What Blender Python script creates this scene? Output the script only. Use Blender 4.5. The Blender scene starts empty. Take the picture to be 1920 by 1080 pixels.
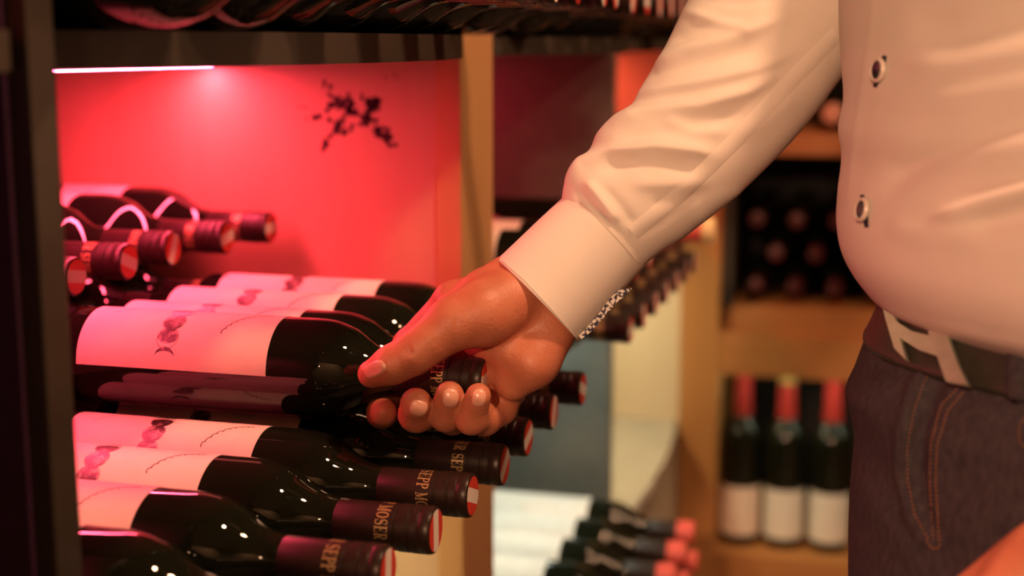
import bpy, bmesh, math, random
import numpy as np
from mathutils import Vector, Matrix
from mathutils.bvhtree import BVHTree

random.seed(7)
S = bpy.context.scene
C = S.collection

# ------------------------------------------------------------------ camera
E = 1.20                                   # eye height
F = 50.0 / 36.0 * 1920.0
TH, PI_ = math.radians(15.3), math.radians(9.79)
RV = Vector((math.cos(TH), math.sin(TH), 0))
FW = Vector((-math.sin(TH) * math.cos(PI_), math.cos(TH) * math.cos(PI_), -math.sin(PI_)))
UV = RV.cross(FW)
EYE = Vector((0, 0, E))
cam = bpy.data.cameras.new('camera')
cam.sensor_width, cam.lens = 36.0, 50.0
cam.clip_start, cam.clip_end = 0.05, 30
cam.dof.use_dof = True
cam.dof.focus_distance = 0.985
cam.dof.aperture_fstop = 3.4
co = bpy.data.objects.new('camera', cam); C.objects.link(co)
m = Matrix.Identity(4)
for i in range(3):
    m[i][0], m[i][1], m[i][2], m[i][3] = RV[i], UV[i], -FW[i], EYE[i]
co.matrix_world = m
S.camera = co

def ray(u, v): return FW + RV * ((u - 960) / F) + UV * ((540 - v) / F)
def at(u, v, ax, val):
    """point of the sight line (u, v) on the plane where world axis ax has the value val"""
    q = ray(u, v); return EYE + q * ((val - EYE[ax]) / q[ax])
def dep(u, v, d): return EYE + ray(u, v) * d
def proj(P):
    q = Vector(P) - EYE; d = q.dot(FW)
    return 960 + F * q.dot(RV) / d, 540 - F * q.dot(UV) / d, d

# ------------------------------------------------------------------ view, world, room and fill lamps
S.view_settings.view_transform = 'Standard'
S.view_settings.look = 'None'
S.view_settings.gamma = 1.0
S.view_settings.use_curve_mapping = False
S.view_settings.exposure = 0.0
w = bpy.data.worlds.new('world'); S.world = w
w.use_nodes = True
w.node_tree.nodes['Background'].inputs[0].default_value = (0.10, 0.06, 0.04, 1)
w.node_tree.nodes['Background'].inputs[1].default_value = 0.08

def spot(name, loc, to, power, col, size=70, rad=0.03, blend=0.6):
    l = bpy.data.lights.new(name, 'SPOT'); l.energy = power; l.color = col
    l.spot_size = math.radians(size); l.spot_blend = blend; l.shadow_soft_size = rad
    o = bpy.data.objects.new(name, l); C.objects.link(o); o.location = loc
    o.rotation_euler = (Vector(to) - Vector(loc)).to_track_quat('-Z', 'Y').to_euler()
    return o
WARM = (1.0, 0.535, 0.295)
# ceiling downlights of the shop, then added fill spots: (position, aim, power)
LAMPS = [((0.42, 0.74, 2.52), (-.05, .95, 1.0), 84, 75, .07), ((1.05, 0.62, 2.52), (0.05, .85, 1.05), 52, 75, .07),
         ((-0.10, 2.0, 2.52), (-0.15, 2.3, 0.6), 22, 75, .035), ((0.35, 1.75, 2.52), (0.1, 2.8, 0.8), 24, 75, .035), ((1.35, 1.75, 2.40), (-.41, 1.40, .95), 85, 70, .05),
         ((0.35, -0.80, 2.52), (0.25, -1.7, 1.35), 50, 105, .04), ((1.0, -0.85, 2.52), (0.95, -1.7, 1.35), 50, 105, .04),  # unseen wall washers, added for soft fill bounced off the front wall
         ((-0.10, -1.55, 1.85), (0.30, .80, 1.02), 205, 31, .05)]          # the last one is unseen, added behind the viewer as frontal fill
for i, (p, t, e, a, rd) in enumerate(LAMPS):
    spot('ceiling_or_fill_spot', p, t, e, WARM, a, rd, 0.45)

# ------------------------------------------------------------------ materials
M = {}
def mat(name, base=(.8, .8, .8), rough=.5, metal=0.0, emit=None, estr=0.0, coat=0.0, spec=.5, sss=0.0):
    a = bpy.data.materials.new(name); a.use_nodes = True
    b = a.node_tree.nodes['Principled BSDF']
    b.inputs['Base Color'].default_value = (*base, 1)
    b.inputs['Roughness'].default_value = rough
    b.inputs['Metallic'].default_value = metal
    b.inputs['Specular IOR Level'].default_value = spec
    if coat: b.inputs['Coat Weight'].default_value = coat; b.inputs['Coat Roughness'].default_value = .03
    if sss:
        b.inputs['Subsurface Weight'].default_value = sss
        b.inputs['Subsurface Radius'].default_value = (1, .35, .2)
        b.inputs['Subsurface Scale'].default_value = .006
    if emit: b.inputs['Emission Color'].default_value = (*emit, 1); b.inputs['Emission Strength'].default_value = estr
    M[name] = a
    return a
def nodes(a): return a.node_tree.nodes, a.node_tree.links, a.node_tree.nodes['Principled BSDF']
def noise_mix(a, c1, c2, scale, lo=.4, hi=.6, detail=4, stretch=(1, 1, 1), bump=0.0, bdist=.001, rough=.5, bscale=None):
    n, l, b = nodes(a)
    tc = n.new('ShaderNodeTexCoord'); mp = n.new('ShaderNodeMapping'); mp.inputs['Scale'].default_value = stretch
    nz = n.new('ShaderNodeTexNoise'); nz.inputs['Scale'].default_value = scale; nz.inputs['Detail'].default_value = detail
    nz.inputs['Roughness'].default_value = rough
    cr = n.new('ShaderNodeValToRGB'); cr.color_ramp.elements[0].position = lo; cr.color_ramp.elements[1].position = hi
    cr.color_ramp.elements[0].color = (*c1, 1); cr.color_ramp.elements[1].color = (*c2, 1)
    l.new(tc.outputs['Object'], mp.inputs[0]); l.new(mp.outputs[0], nz.inputs['Vector'])
    l.new(nz.outputs['Fac'], cr.inputs[0]); l.new(cr.outputs[0], b.inputs['Base Color'])
    if bump:
        bp = n.new('ShaderNodeBump'); bp.inputs['Strength'].default_value = bump; bp.inputs['Distance'].default_value = bdist
        src = nz
        if bscale:
            src = n.new('ShaderNodeTexNoise'); src.inputs['Scale'].default_value = bscale
            l.new(mp.outputs[0], src.inputs['Vector'])
        l.new(src.outputs['Fac'], bp.inputs['Height']); l.new(bp.outputs[0], b.inputs['Normal'])
    return a
def wood(name, c1, c2, stretch, rough=.45):
    return noise_mix(mat(name, rough=rough), c1, c2, 9, .3, .72, 6, stretch, .12, .0006, .62)

wood('maple', (.52, .33, .19), (.66, .45, .28), (1, 1, .10))
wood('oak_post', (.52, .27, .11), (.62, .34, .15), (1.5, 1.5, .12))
wood('oak_board', (.40, .172, .052), (.49, .225, .074), (.15, 1.5, 1.5))
wood('oak_stile', (.44, .20, .065), (.54, .26, .09), (1.5, 1.5, .12))
wood('walnut', (.034, .026, .020), (.052, .040, .030), (1.5, .15, 1.5))
wood('pale_board', (.66, .56, .40), (.74, .65, .48), (1, 1, .12))
noise_mix(mat('grey_laminate', rough=.55), (.115, .12, .105), (.14, .145, .125), 60, .3, .7, 3)
noise_mix(mat('plum_laminate', rough=.5), (.040, .012, .034), (.050, .016, .042), 60, .3, .7, 3)
noise_mix(mat('grey_glass_shelf', rough=.12), (.30, .31, .27), (.34, .35, .30), 20, .3, .7, 2)
noise_mix(mat('plaster', rough=.9), (.44, .35, .26), (.50, .40, .30), 12, .3, .7, 3)
noise_mix(mat('floor_tile', rough=.5), (.10, .07, .05), (.14, .095, .07), 7, .3, .7, 4)
noise_mix(mat('black_board', rough=.7), (.010, .008, .008), (.016, .012, .012), 20, .3, .7, 2)
mat('led_red', (.8, .1, .15), .4, emit=(1.0, .055, .108), estr=260)
mat('led_red_side', (.8, .1, .15), .4, emit=(1.0, .075, .17), estr=38)
mat('led_red_soft', (.8, .1, .15), .4, emit=(1.0, .045, .07), estr=64)
mat('led_violet', (.8, .1, .15), .4, emit=(.55, .02, .30), estr=10)
mat('led_orange', (.8, .1, .15), .4, emit=(1.0, .10, .05), estr=85)
mat('led_warm', (.8, .8, .7), .4, emit=(1.0, .76, .42), estr=110)
mat('niche_fill_glow', (.8, .8, .7), .4, emit=(.80, 1.0, .72), estr=16)
mat('led_cool', (.8, .8, .7), .4, emit=(.86, 1.0, .84), estr=48)
mat('aluminium', (.55, .53, .5), .35, 1)
noise_mix(mat('bottle_glass', rough=.035, spec=.55), (.006, .0075, .004), (.010, .012, .006), 8, .3, .7, 2)
noise_mix(mat('label_paper', rough=.62), (.78, .67, .58), (.82, .71, .62), 90, .3, .7, 3, (1, 1, 1), .05, .0002)
noise_mix(mat('white_label', rough=.6), (.80, .80, .74), (.85, .85, .79), 60, .3, .7, 3)
noise_mix(mat('moon_ink', rough=.35), (.035, .013, .012), (.60, .44, .40), 190, .50, .70, 5, rough=.6)
mat('label_ink', (.05, .03, .03), .6)
noise_mix(mat('capsule_foil', rough=.36, metal=.1, spec=.35), (.020, .011, .0085), (.028, .016, .012), 300, .3, .7, 2)
mat('capsule_gold', (.55, .38, .17), .38, .55)
mat('seal_red', (.62, .045, .03), .5)
noise_mix(mat('seal_white', rough=.5), (.25, .2, .18), (.80, .74, .68), 900, .26, .36, 2)
mat('capsule_red', (.45, .035, .03), .35)
mat('capsule_coral', (.62, .10, .08), .35)
mat('capsule_brass', (.55, .36, .12), .35, .4)
mat('capsule_cream', (.75, .58, .30), .4)
mat('twig_print', (.035, .012, .012), .6)

# ------------------------------------------------------------------ builders
def link(o, parent=None):
    C.objects.link(o)
    if parent is not None: o.parent = parent
    return o
def mesh(name, V, Fc, mats, smooth=False, mi=None):
    me = bpy.data.meshes.new(name); me.from_pydata([tuple(v) for v in V], [], [tuple(f) for f in Fc])
    for a in (mats if isinstance(mats, (list, tuple)) else [mats]): me.materials.append(M[a])
    if mi: me.polygons.foreach_set('material_index', mi)
    if smooth: me.polygons.foreach_set('use_smooth', [True] * len(me.polygons))
    me.update()
    return me
def obj(name, V, Fc, mats, parent=None, smooth=False, mi=None):
    return link(bpy.data.objects.new(name, mesh(name, V, Fc, mats, smooth, mi)), parent)
def empty(name, loc=(0, 0, 0), label=None, cat=None, group=None, parent=None):
    o = bpy.data.objects.new(name, None); o.empty_display_size = .02; o.location = loc
    link(o, parent)
    return tag(o, label, cat, group)
def tag(o, label=None, cat=None, group=None, kind=None):
    if label: o['label'] = label
    if cat: o['category'] = cat
    if group: o['group'] = group
    if kind: o['kind'] = kind
    return o
def box_geo(x0, x1, y0, y1, z0, z1, bev=.0015):
    bm = bmesh.new()
    bmesh.ops.create_cube(bm, size=1)
    for v in bm.verts:
        v.co = ((x0 + x1) / 2 + v.co.x * (x1 - x0), (y0 + y1) / 2 + v.co.y * (y1 - y0), (z0 + z1) / 2 + v.co.z * (z1 - z0))
    if bev: bmesh.ops.bevel(bm, geom=bm.edges[:], offset=bev, segments=2, affect='EDGES', profile=.6)
    bm.verts.index_update()
    V = [v.co.copy() for v in bm.verts]; Fc = [[v.index for v in f.verts] for f in bm.faces]
    bm.free()
    return V, Fc
def box(name, x0, x1, y0, y1, z0, z1, m_, parent=None, bev=.0015):
    V, Fc = box_geo(x0, x1, y0, y1, z0, z1, bev)
    return obj(name, V, Fc, m_, parent)
def struct(name, *a):
    return tag(box(name, *a, bev=0), kind='structure')
def lathe_geo(prof, n=48, cap0=True, cap1=True):
    V, Fc = [], []
    for (z, r) in prof:
        for k in range(n):
            t = 2 * math.pi * k / n; V.append((r * math.cos(t), r * math.sin(t), z))
    for i in range(len(prof) - 1):
        for k in range(n):
            Fc.append((i * n + k, i * n + (k + 1) % n, (i + 1) * n + (k + 1) % n, (i + 1) * n + k))
    if cap0: Fc.append(tuple(range(n - 1, -1, -1)))
    if cap1: Fc.append(tuple((len(prof) - 1) * n + k for k in range(n)))
    return V, Fc
def lathe(name, prof, m_, n=48, smooth=True, caps=(True, True)):
    V, Fc = lathe_geo(prof, n, *caps)
    me = mesh(name, V, Fc, m_, smooth)
    me.set_sharp_from_angle(angle=math.radians(38))
    return me
def prism(name, poly, z0, z1, m_, parent=None):
    n = len(poly)
    V = [(x, y, z0) for x, y in poly] + [(x, y, z1) for x, y in poly]
    Fc = [tuple(range(n - 1, -1, -1)), tuple(range(n, 2 * n))] + [(i, (i + 1) % n, n + (i + 1) % n, n + i) for i in range(n)]
    return obj(name, V, Fc, m_, parent)

# ------------------------------------------------------------------ room shell
struct('floor', -1.6, 2.4, -1.8, 3.5, -.05, 0, 'floor_tile')
struct('ceiling', -1.6, 2.4, -1.8, 3.5, 2.6, 2.65, 'plaster')
struct('wall_left', -1.2, -1.15, -1.8, 3.5, 0, 2.6, 'plaster')
struct('wall_right', 2.3, 2.35, -1.8, 3.5, 0, 2.6, 'plaster')
struct('wall_back', -1.15, 2.3, 3.40, 3.45, 0, 2.6, 'plaster')
struct('wall_front', -1.15, 2.3, -1.75, -1.7, 0, 2.6, 'plaster')

# ------------------------------------------------------------------ wine shelf unit
XF, XB = -.414, -1.05                      # front plane, back plane
Z_UP0, Z_UP1 = E - .0135, E + .0062        # upper shelf
Z_MID = E - .3454                          # top of the middle shelf
Z_LOW2 = E - .7975                         # top of the lower shelf in the second bay
Z_LOW = E - .7600                          # top of the lower shelf
unit = empty('wine_shelf_unit', (XF, 1.4, 0), 'tall wooden wine shelving with curved shelves and red LED strips', 'shelf unit')
unit.matrix_world = Matrix.Translation((XF, 1.4, 0))
def U(o):
    o.parent = unit; o.matrix_parent_inverse = Matrix.Translation((-XF, -1.4, 0)); return o
ZT = 2.25
U(box('back_panel', XB - .02, XB, -.10, 2.94, 0, ZT, 'grey_laminate'))
tag(U(box('partition', XB, XF, .617, .6405, 0, ZT, 'walnut')), 'dark upright partition close to the viewer')
U(box('partition_face', XB, XF - .012, .613, .617, 0, ZT, 'plum_laminate', bev=.0005))
p2 = U(box('partition', XB, XF - .027, 1.327, 1.434, 0, ZT, 'maple'))
tag(p2, 'maple partition glowing red under the LED strip')
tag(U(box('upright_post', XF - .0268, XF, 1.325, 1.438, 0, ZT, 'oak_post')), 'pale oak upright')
tag(U(box('partition', XB, XF, 2.084, 2.106, 0, ZT, 'grey_laminate')), 'dark grey partition')
tag(U(box('partition', XB, XF, 2.80, 2.822, 0, ZT, 'pale_board')), 'pale end panel of the shelving')
U(box('base_plinth', XB, XF - .05, -.10, 2.80, 0, .08, 'walnut'))

def curved_shelf(y0, y1, zt, th, bulge, m_, front=XF - .006, back=XB):
    n = 32
    poly = [(back, y0), (back, y1)][::-1]
    pts = []
    for i in range(n + 1):
        t = i / n; y = y0 + (y1 - y0) * t
        pts.append((front + bulge * (1 - (2 * t - 1) ** 2) ** .9, y))
    poly = [(back, y1), (back, y0)] + pts
    return U(prism('shelf', poly, zt - th, zt, m_))
BAYS = [(-.08, .612), (.6408, 1.3245), (1.4385, 2.0835), (2.1065, 2.7995)]
for i, (a, b) in enumerate(BAYS):
    curved_shelf(a, b, Z_UP1, Z_UP1 - Z_UP0, .074, 'walnut')
    curved_shelf(a, b, Z_MID, .020, .05, 'walnut')
    curved_shelf(a, b, Z_LOW2 if i == 2 else Z_LOW, .018, .024 if i == 3 else .074, 'grey_glass_shelf' if i == 3 else 'walnut')
    curved_shelf(a, b, E + .40, .020, .074, 'walnut')

def led(y0, y1, x, ztop, m_, drop=.0102):
    h = U(box('led_profile', x - .009, x + .006, y0, y1, ztop - .0072, ztop, 'aluminium', bev=.0005))
    s = box('led_or_fill_strip', x - .007, x + .005, y0 + .004, y1 - .004, ztop - drop, ztop - .0072, m_, bev=.0005)
    s.parent = h
    if m_ == 'led_red':
        s.data.materials.append(M['led_red_side'])
        for p in s.data.polygons:
            if p.normal.z > -.5: p.material_index = 1
    return h
led(.66, 1.318, -.676, Z_UP0, 'led_red')
led(1.46, 2.06, -.70, Z_UP0, 'led_red_soft')
led(2.13, 2.78, -.62, Z_UP0, 'led_orange')
led(2.13, 2.78, -.62, E + .38, 'led_orange')
led(.06, .56, -.74, Z_UP0, 'led_violet')
led(.06, .56, -.74, E + .38, 'led_red_soft')
led(.66, 1.318, -.60, Z_MID - .020, 'led_warm')
led(1.46, 2.06, -.52, Z_MID - .020, 'led_cool')
led(2.13, 2.78, -.60, Z_MID - .020, 'led_warm')

# dark twig-like print on the maple partition
def twig():
    rnd = random.Random(3)
    lines = [[(605, 155), (618, 180), (640, 200), (660, 215)], [(660, 190), (650, 215), (632, 240), (612, 262), (606, 285)],
             [(580, 215), (600, 220), (622, 226)], [(690, 200), (700, 230), (712, 255), (745, 278)], [(676, 180), (700, 196), (690, 215), (670, 232)],
             [(640, 195), (675, 215), (695, 228)], [(690, 185), (715, 190), (702, 205)], [(700, 240), (720, 240), (735, 265)],
             [(610, 205), (640, 190), (660, 180)], [(625, 235), (645, 250), (660, 236)], [(730, 140), (755, 148)], [(560, 200), (585, 205)]]
    V, Fc = [], []
    for ln in lines:
        for (a, b) in zip(ln, ln[1:]):
            k = max(3, int(math.dist(a, b) / 2.6))
            for i in range(k):
                t = i / k
                u = a[0] + (b[0] - a[0]) * t + rnd.gauss(0, 3.6); v = a[1] + (b[1] - a[1]) * t + rnd.gauss(0, 3.6)
                P = at(u, v, 1, 1.3267); r = abs(rnd.gauss(.0014, .0009)) + .0005
                if a[0] in (730, 560): r *= .5
                n0 = len(V); st = rnd.random() * 6
                for q in range(7):
                    rr = r * rnd.uniform(.6, 1.3)
                    V.append((P.x + rr * math.cos(st + q * .9), P.y, P.z + rr * math.sin(st + q * .9)))
                Fc.append(tuple(range(n0, n0 + 7)))
    o = obj('printed_twig', V, Fc, 'twig_print')
    o.parent = p2
    tag(o, 'blurred dark twig-shaped print')
    o.matrix_parent_inverse = unit.matrix_world.inverted() if False else p2.matrix_world.inverted()
twig()

# ------------------------------------------------------------------ wine bottle
BL, BR = .326, .0370
def glass_profile():
    p = [(.004, .0), (.003, .020), (.0, .030), (.0006, .0335), (.003, .0356), (.008, BR), (.06, BR), (.12, BR), (.180, BR), (.196, BR)]
    sh = [(.203, .0368), (.2095, .0361), (.2155, .0347), (.2212, .0326), (.2265, .0306), (.2315, .0272), (.2365, .0236), (.242, .0203), (.248, .0178), (.255, .0161), (.262, .0151), (.272, .0146), (.30, .0142)]
    return p + sh
G_GLASS = lathe('bottle_glass', glass_profile(), 'bottle_glass', 64, caps=(False, True))
CZ = .259
cap_prof = [(CZ, .0145), (CZ, .0151), (CZ + .0005, .0153), (.3010, .0151), (.3016, .0145), (.3026, .0145), (.3032, .0155), (.3105, .0156), (.3112, .0149), (.3122, .0149),
            (.3128, .0157), (.3170, .0157), (.3175, .0153), (.3183, .0153), (.3188, .0156), (.3240, .0156), (.3256, .0149), (.3260, .0138)]
G_CAP = lathe('capsule', cap_prof, 'capsule_foil', 48, caps=(False, True))
# red-white-red seal on the cap
def seal():
    r = .0136; V, Fc, mi = [], [], []
    def strip(y0, y1, mm):
        n = 10
        for i in range(n):
            a, b = y0 + (y1 - y0) * i / n, y0 + (y1 - y0) * (i + 1) / n
            xa, xb = math.sqrt(max(0, r * r - a * a)), math.sqrt(max(0, r * r - b * b))
            k = len(V); V.extend([(-xa, a, .32625), (xa, a, .32625), (xb, b, .32625), (-xb, b, .32625)]); Fc.append((k, k + 1, k + 2, k + 3)); mi.append(mm)
    strip(-r, -r * .36, 0); strip(-r * .36, r * .36, 1); strip(r * .36, r, 0)
    return mesh('end_seal', V, Fc, ['seal_red', 'seal_white'], mi=mi)
G_SEAL = seal()

# lettering: bold serif capitals drawn as strokes in a unit box
def stroke(pts, wid):
    out = []
    for i in range(len(pts) - 1):
        (x0, y0), (x1, y1) = pts[i], pts[i + 1]
        w0 = wid[i] if isinstance(wid, list) else wid; w1 = wid[i + 1] if isinstance(wid, list) else wid
        d = math.hypot(x1 - x0, y1 - y0) or 1; nx, ny = -(y1 - y0) / d, (x1 - x0) / d
        ex, ey = (x1 - x0) / d * .01, (y1 - y0) / d * .01
        out.append([(x0 - ex + nx * w0 / 2, y0 - ey + ny * w0 / 2), (x0 - ex - nx * w0 / 2, y0 - ey - ny * w0 / 2), (x1 + ex - nx * w1 / 2, y1 + ey - ny * w1 / 2), (x1 + ex + nx * w1 / 2, y1 + ey + ny * w1 / 2)])
    return out
def arc(cx, cy, rx, ry, a0, a1, n=9):
    return [(cx + rx * math.cos(math.radians(a0 + (a1 - a0) * i / n)), cy + ry * math.sin(math.radians(a0 + (a1 - a0) * i / n))) for i in range(n + 1)]
def ww(n, a, b): return [a + (b - a) * math.sin(math.pi * i / n) for i in range(n + 1)]
def glyph(c):
    B, T = .20, .07
    if c == 'S':
        p = arc(.36, .73, .24, .23, 25, 250, 9) + arc(.36, .27, .26, .24, 75, -155, 9)
        n = len(p) - 1; return stroke(p, [.07 + .14 * math.exp(-((i / n - .5) / .22) ** 2) for i in range(n + 1)]) + stroke([(.58, .98), (.58, .72)], .06) + stroke([(.12, .02), (.12, .30)], .06)
    if c == 'E':
        return stroke([(.2, 0), (.2, 1)], B) + stroke([(.02, .965), (.66, .965)], T) + stroke([(.02, .035), (.70, .035)], T) + stroke([(.2, .51), (.5, .51)], T) + stroke([(.64, .98), (.64, .74)], .06) + stroke([(.68, .02), (.68, .28)], .06) + stroke([(.5, .64), (.5, .38)], .06)
    if c in 'PR':
        p = arc(.38, .73, .26, .235, 90, -90, 9)
        g = stroke([(.2, 0), (.2, 1)], B) + stroke([(.02, .965), (.4, .965)], T) + stroke([(.02, .035), (.40, .035)], T) + stroke(p, ww(9, .07, .18)) + stroke([(.2, .495), (.4, .495)], T)
        if c == 'R': g += stroke([(.36, .5), (.64, .03)], .18) + stroke([(.55, .035), (.80, .035)], T)
        return g
    if c == 'M':
        return stroke([(.14, 0), (.14, 1)], .07) + stroke([(.80, 0), (.80, 1)], B) + stroke([(.14, .98), (.46, .06)], .18) + stroke([(.46, .06), (.78, .98)], .07) + stroke([(0, .035), (.28, .035)], T) + stroke([(.62, .035), (.98, .035)], T) + stroke([(0, .965), (.2, .965)], T) + stroke([(.74, .965), (.98, .965)], T)
    if c == 'O':
        p = arc(.42, .5, .31, .44, 0, 360, 22)
        return stroke(p, [.07 + .13 * abs(math.cos(2 * math.pi * i / 22)) for i in range(23)])
    return []
GW = {'S': .78, 'E': .80, 'P': .76, 'R': .86, 'M': 1.04, 'O': .90, ' ': .42}
def lettering(text, r, z0, hgt):
    tot = sum(GW[c] for c in text); k = 2 * math.pi / tot
    V, Fc, x = [], [], 0
    sub = 3
    for c in text:
        for q in glyph(c):
            (a, b, c2, d) = q
            for i in range(sub):
                t0, t1 = i / sub, (i + 1) / sub
                quad = [tuple(a[j] + (d[j] - a[j]) * t0 for j in (0, 1)), tuple(b[j] + (c2[j] - b[j]) * t0 for j in (0, 1)),
                        tuple(b[j] + (c2[j] - b[j]) * t1 for j in (0, 1)), tuple(a[j] + (d[j] - a[j]) * t1 for j in (0, 1))]
                n0 = len(V)
                for (sx, sy) in quad:
                    ang = (x + sx) * k; V.append((r * math.cos(ang), r * math.sin(ang), z0 + sy * hgt))
                Fc.append((n0, n0 + 1, n0 + 2, n0 + 3))
        x += GW[c]
    return mesh('lettering', V, Fc, 'capsule_gold')
TXT = 'SEPP MOSER SEPP MOSER '
G_TXT = lettering(TXT, .01535, .2895, .0088)
_tot = sum(GW[c] for c in TXT)
def txt_angle(i): return 360 * sum(GW[c] for c in TXT[:i]) / _tot

# paper label with the moon chain and a signature
LZ0, LZ1, LH = .0215, .1735, 80
def patch(r, z0, z1, a0, a1, n, m_, name):
    V, Fc = [], []
    for rr in (r, r - .0003):
        for i in range(n + 1):
            a = math.radians(a0 + (a1 - a0) * i / n)
            V += [(rr * math.cos(a), rr * math.sin(a), z0), (rr * math.cos(a), rr * math.sin(a), z1)]
    o = 2 * (n + 1)
    for i in range(n):
        Fc.append((2 * i, 2 * i + 2, 2 * i + 3, 2 * i + 1)); Fc.append((2 * i, o + 2 * i, o + 2 * i + 2, 2 * i + 2)); Fc.append((2 * i + 1, 2 * i + 3, o + 2 * i + 3, o + 2 * i + 1))
    Fc.append((0, 1, o + 1, o)); Fc.append((2 * n, o + 2 * n, o + 2 * n + 1, 2 * n + 1))
    me = mesh(name, V, Fc, m_, True); me.set_sharp_from_angle(angle=math.radians(40))
    return me
G_LABEL = patch(BR + .0003, LZ0, LZ1, -LH, LH, 48, 'label_paper', 'label')
G_LABEL_W = patch(BR + .0003, LZ0, LZ1, -LH, LH, 48, 'white_label', 'label')
def on_label(s, z, r=BR + .00045):         # s: arc length across the label, z: along the bottle
    return (r * math.cos(s / BR), r * math.sin(s / BR), z)
def moons():
    V, Fc = [], []
    R, zc = .0080, .093
    def ring(cs, r0, r1, n=28):
        for i in range(n):
            a, b = 2 * math.pi * i / n, 2 * math.pi * (i + 1) / n; k = len(V)
            for (rr, t) in ((r0, a), (r1, a), (r1, b), (r0, b)): V.append(on_label(cs + rr * math.cos(t), zc + rr * math.sin(t)))
            Fc.append((k, k + 1, k + 2, k + 3))
    def phase(cs, sgn, f):                 # region between the limb facing sgn and a terminator, f = 1 full .. -1 new
        n = 24
        for i in range(n):
            k = len(V); pts = []
            for t in (-math.pi / 2 + math.pi * i / n, -math.pi / 2 + math.pi * (i + 1) / n):
                y = R * math.sin(t); xo = R * math.cos(t); pts.append((cs + sgn * xo, zc + y, cs - sgn * xo * f, zc + y))
            m_ = 5
            for j in range(m_):
                k = len(V)
                for (p, tt) in ((pts[0], j / m_), (pts[0], (j + 1) / m_), (pts[1], (j + 1) / m_), (pts[1], j / m_)):
                    V.append(on_label(p[0] + (p[2] - p[0]) * tt, p[1]))
                Fc.append((k, k + 1, k + 2, k + 3))
    for i, (f, sg) in enumerate([(-.62, 1), (.55, 1), (1, 1), (.55, -1), (-.62, -1)]):
        cs = (i - 2) * .0150 + .0130
        phase(cs, sg, f)
        if abs(i - 2) < 2: ring(cs, R * 1.03, R * 1.09)
    return mesh('moon_print', V, Fc, 'moon_ink')
def ink_line(name, pts, wdt):
    V, Fc = [], []
    for i, (s_, z) in enumerate(pts):
        p, q = pts[max(i - 1, 0)], pts[min(i + 1, len(pts) - 1)]; d = math.hypot(q[0] - p[0], q[1] - p[1]) or 1
        nx, ny = -(q[1] - p[1]) / d * wdt / 2, (q[0] - p[0]) / d * wdt / 2
        V += [on_label(s_ + nx, z + ny), on_label(s_ - nx, z - ny)]
        if i: Fc.append((2 * i - 2, 2 * i - 1, 2 * i + 1, 2 * i))
    return mesh(name, V, Fc, 'label_ink')
_r = random.Random(5)
G_SIGN = ink_line('signature', [(.022 - .026 * math.sin(t / 44 * math.pi / 2) + .0011 * math.sin(t * 1.3) + _r.gauss(0, .0002), .1335 + .030 * (t / 44) ** 1.3 + .0008 * math.cos(t * 1.3)) for t in range(45)], .0008)
G_SMALL = ink_line('small_print', [(.004 - .00035 * t + .0009 * math.sin(t * 1.7), .040 + .0004 * t + .0006 * math.cos(t * 1.1)) for t in range(34)], .0003)
G_MOON = moons()

def lying(x, y, z, roll, yaw=0.0, pitch=0.0):
    """local Z of the bottle runs to world +X (neck out of the shelf); label centre turned up, roll towards the viewer"""
    R = Matrix(((0, 0, 1), (0, -1, 0), (1, 0, 0))).to_4x4()
    return Matrix.Translation((x, y, z)) @ Matrix.Rotation(math.radians(yaw), 4, 'Z') @ Matrix.Rotation(math.radians(pitch), 4, 'Y') @ R @ Matrix.Rotation(math.radians(roll), 4, 'Z')
def bottle(mw, label, group, cap_rot=None, seal_rot=None, kind='moon', prints=True):
    t = empty('wine_bottle', label=label, cat='wine bottle', group=group)
    t.matrix_world = mw
    link(bpy.data.objects.new('glass', G_GLASS), t)
    lb = link(bpy.data.objects.new('label', G_LABEL if kind == 'moon' else G_LABEL_W), t)
    if prints and kind == 'moon':
        link(bpy.data.objects.new('moon_print', G_MOON), lb); link(bpy.data.objects.new('signature', G_SIGN), lb); link(bpy.data.objects.new('small_print', G_SMALL), lb)
    cp = link(bpy.data.objects.new('capsule', G_CAP), t)
    cp.rotation_euler.z = math.radians(random.uniform(0, 360) if cap_rot is None else cap_rot)
    if kind == 'white': link(bpy.data.objects.new('capsule_tip', G_TIP), cp)
    if kind == 'moon':
        link(bpy.data.objects.new('lettering', G_TXT), cp)
        s = link(bpy.data.objects.new('end_seal', G_SEAL), cp)
        s.rotation_euler.z = math.radians(random.uniform(0, 360) if seal_rot is None else seal_rot)
    return t
G_TIP = lathe('capsule_tip', [(.3026, .0150), (.3030, .0163), (.3262, .0163), (.3270, .0148)], 'capsule_coral', 32)
ORD = ['nearest', 'second', 'third', 'fourth', 'fifth', 'sixth', 'seventh', 'eighth', 'ninth', 'tenth']
XT = -.276
def rot_for(i, phi, roll): return phi - roll - txt_angle(i)
# lower layer on the middle shelf, nearest first
NY = [.6785, .753, .8275, .902, .977, 1.0545, 1.136, 1.222]
NROT = [None, (9, -12), (3, -14), (0, -2), (7, -12), (9, 0), (7, 10), (2, 20)]
NX = [-.288, -.282, -.277, -.275, -.273, -.275, -.274, -.268]
for i, y in enumerate(NY):
    roll = [0, 6, 4, 9, 2, -4, 5, 0][i]
    q = NROT[i]
    bottle(lying(NX[i] - BL, y, E - .308, roll),
           f'moon-label wine bottle on the middle shelf, {ORD[i]} from the viewer in the bottom layer', 'bottom layer of wine bottles on the middle shelf',
           rot_for(*q, roll) if q else None, [10, -20, 65, 70, 75, 80, 85, 80][i])
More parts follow.
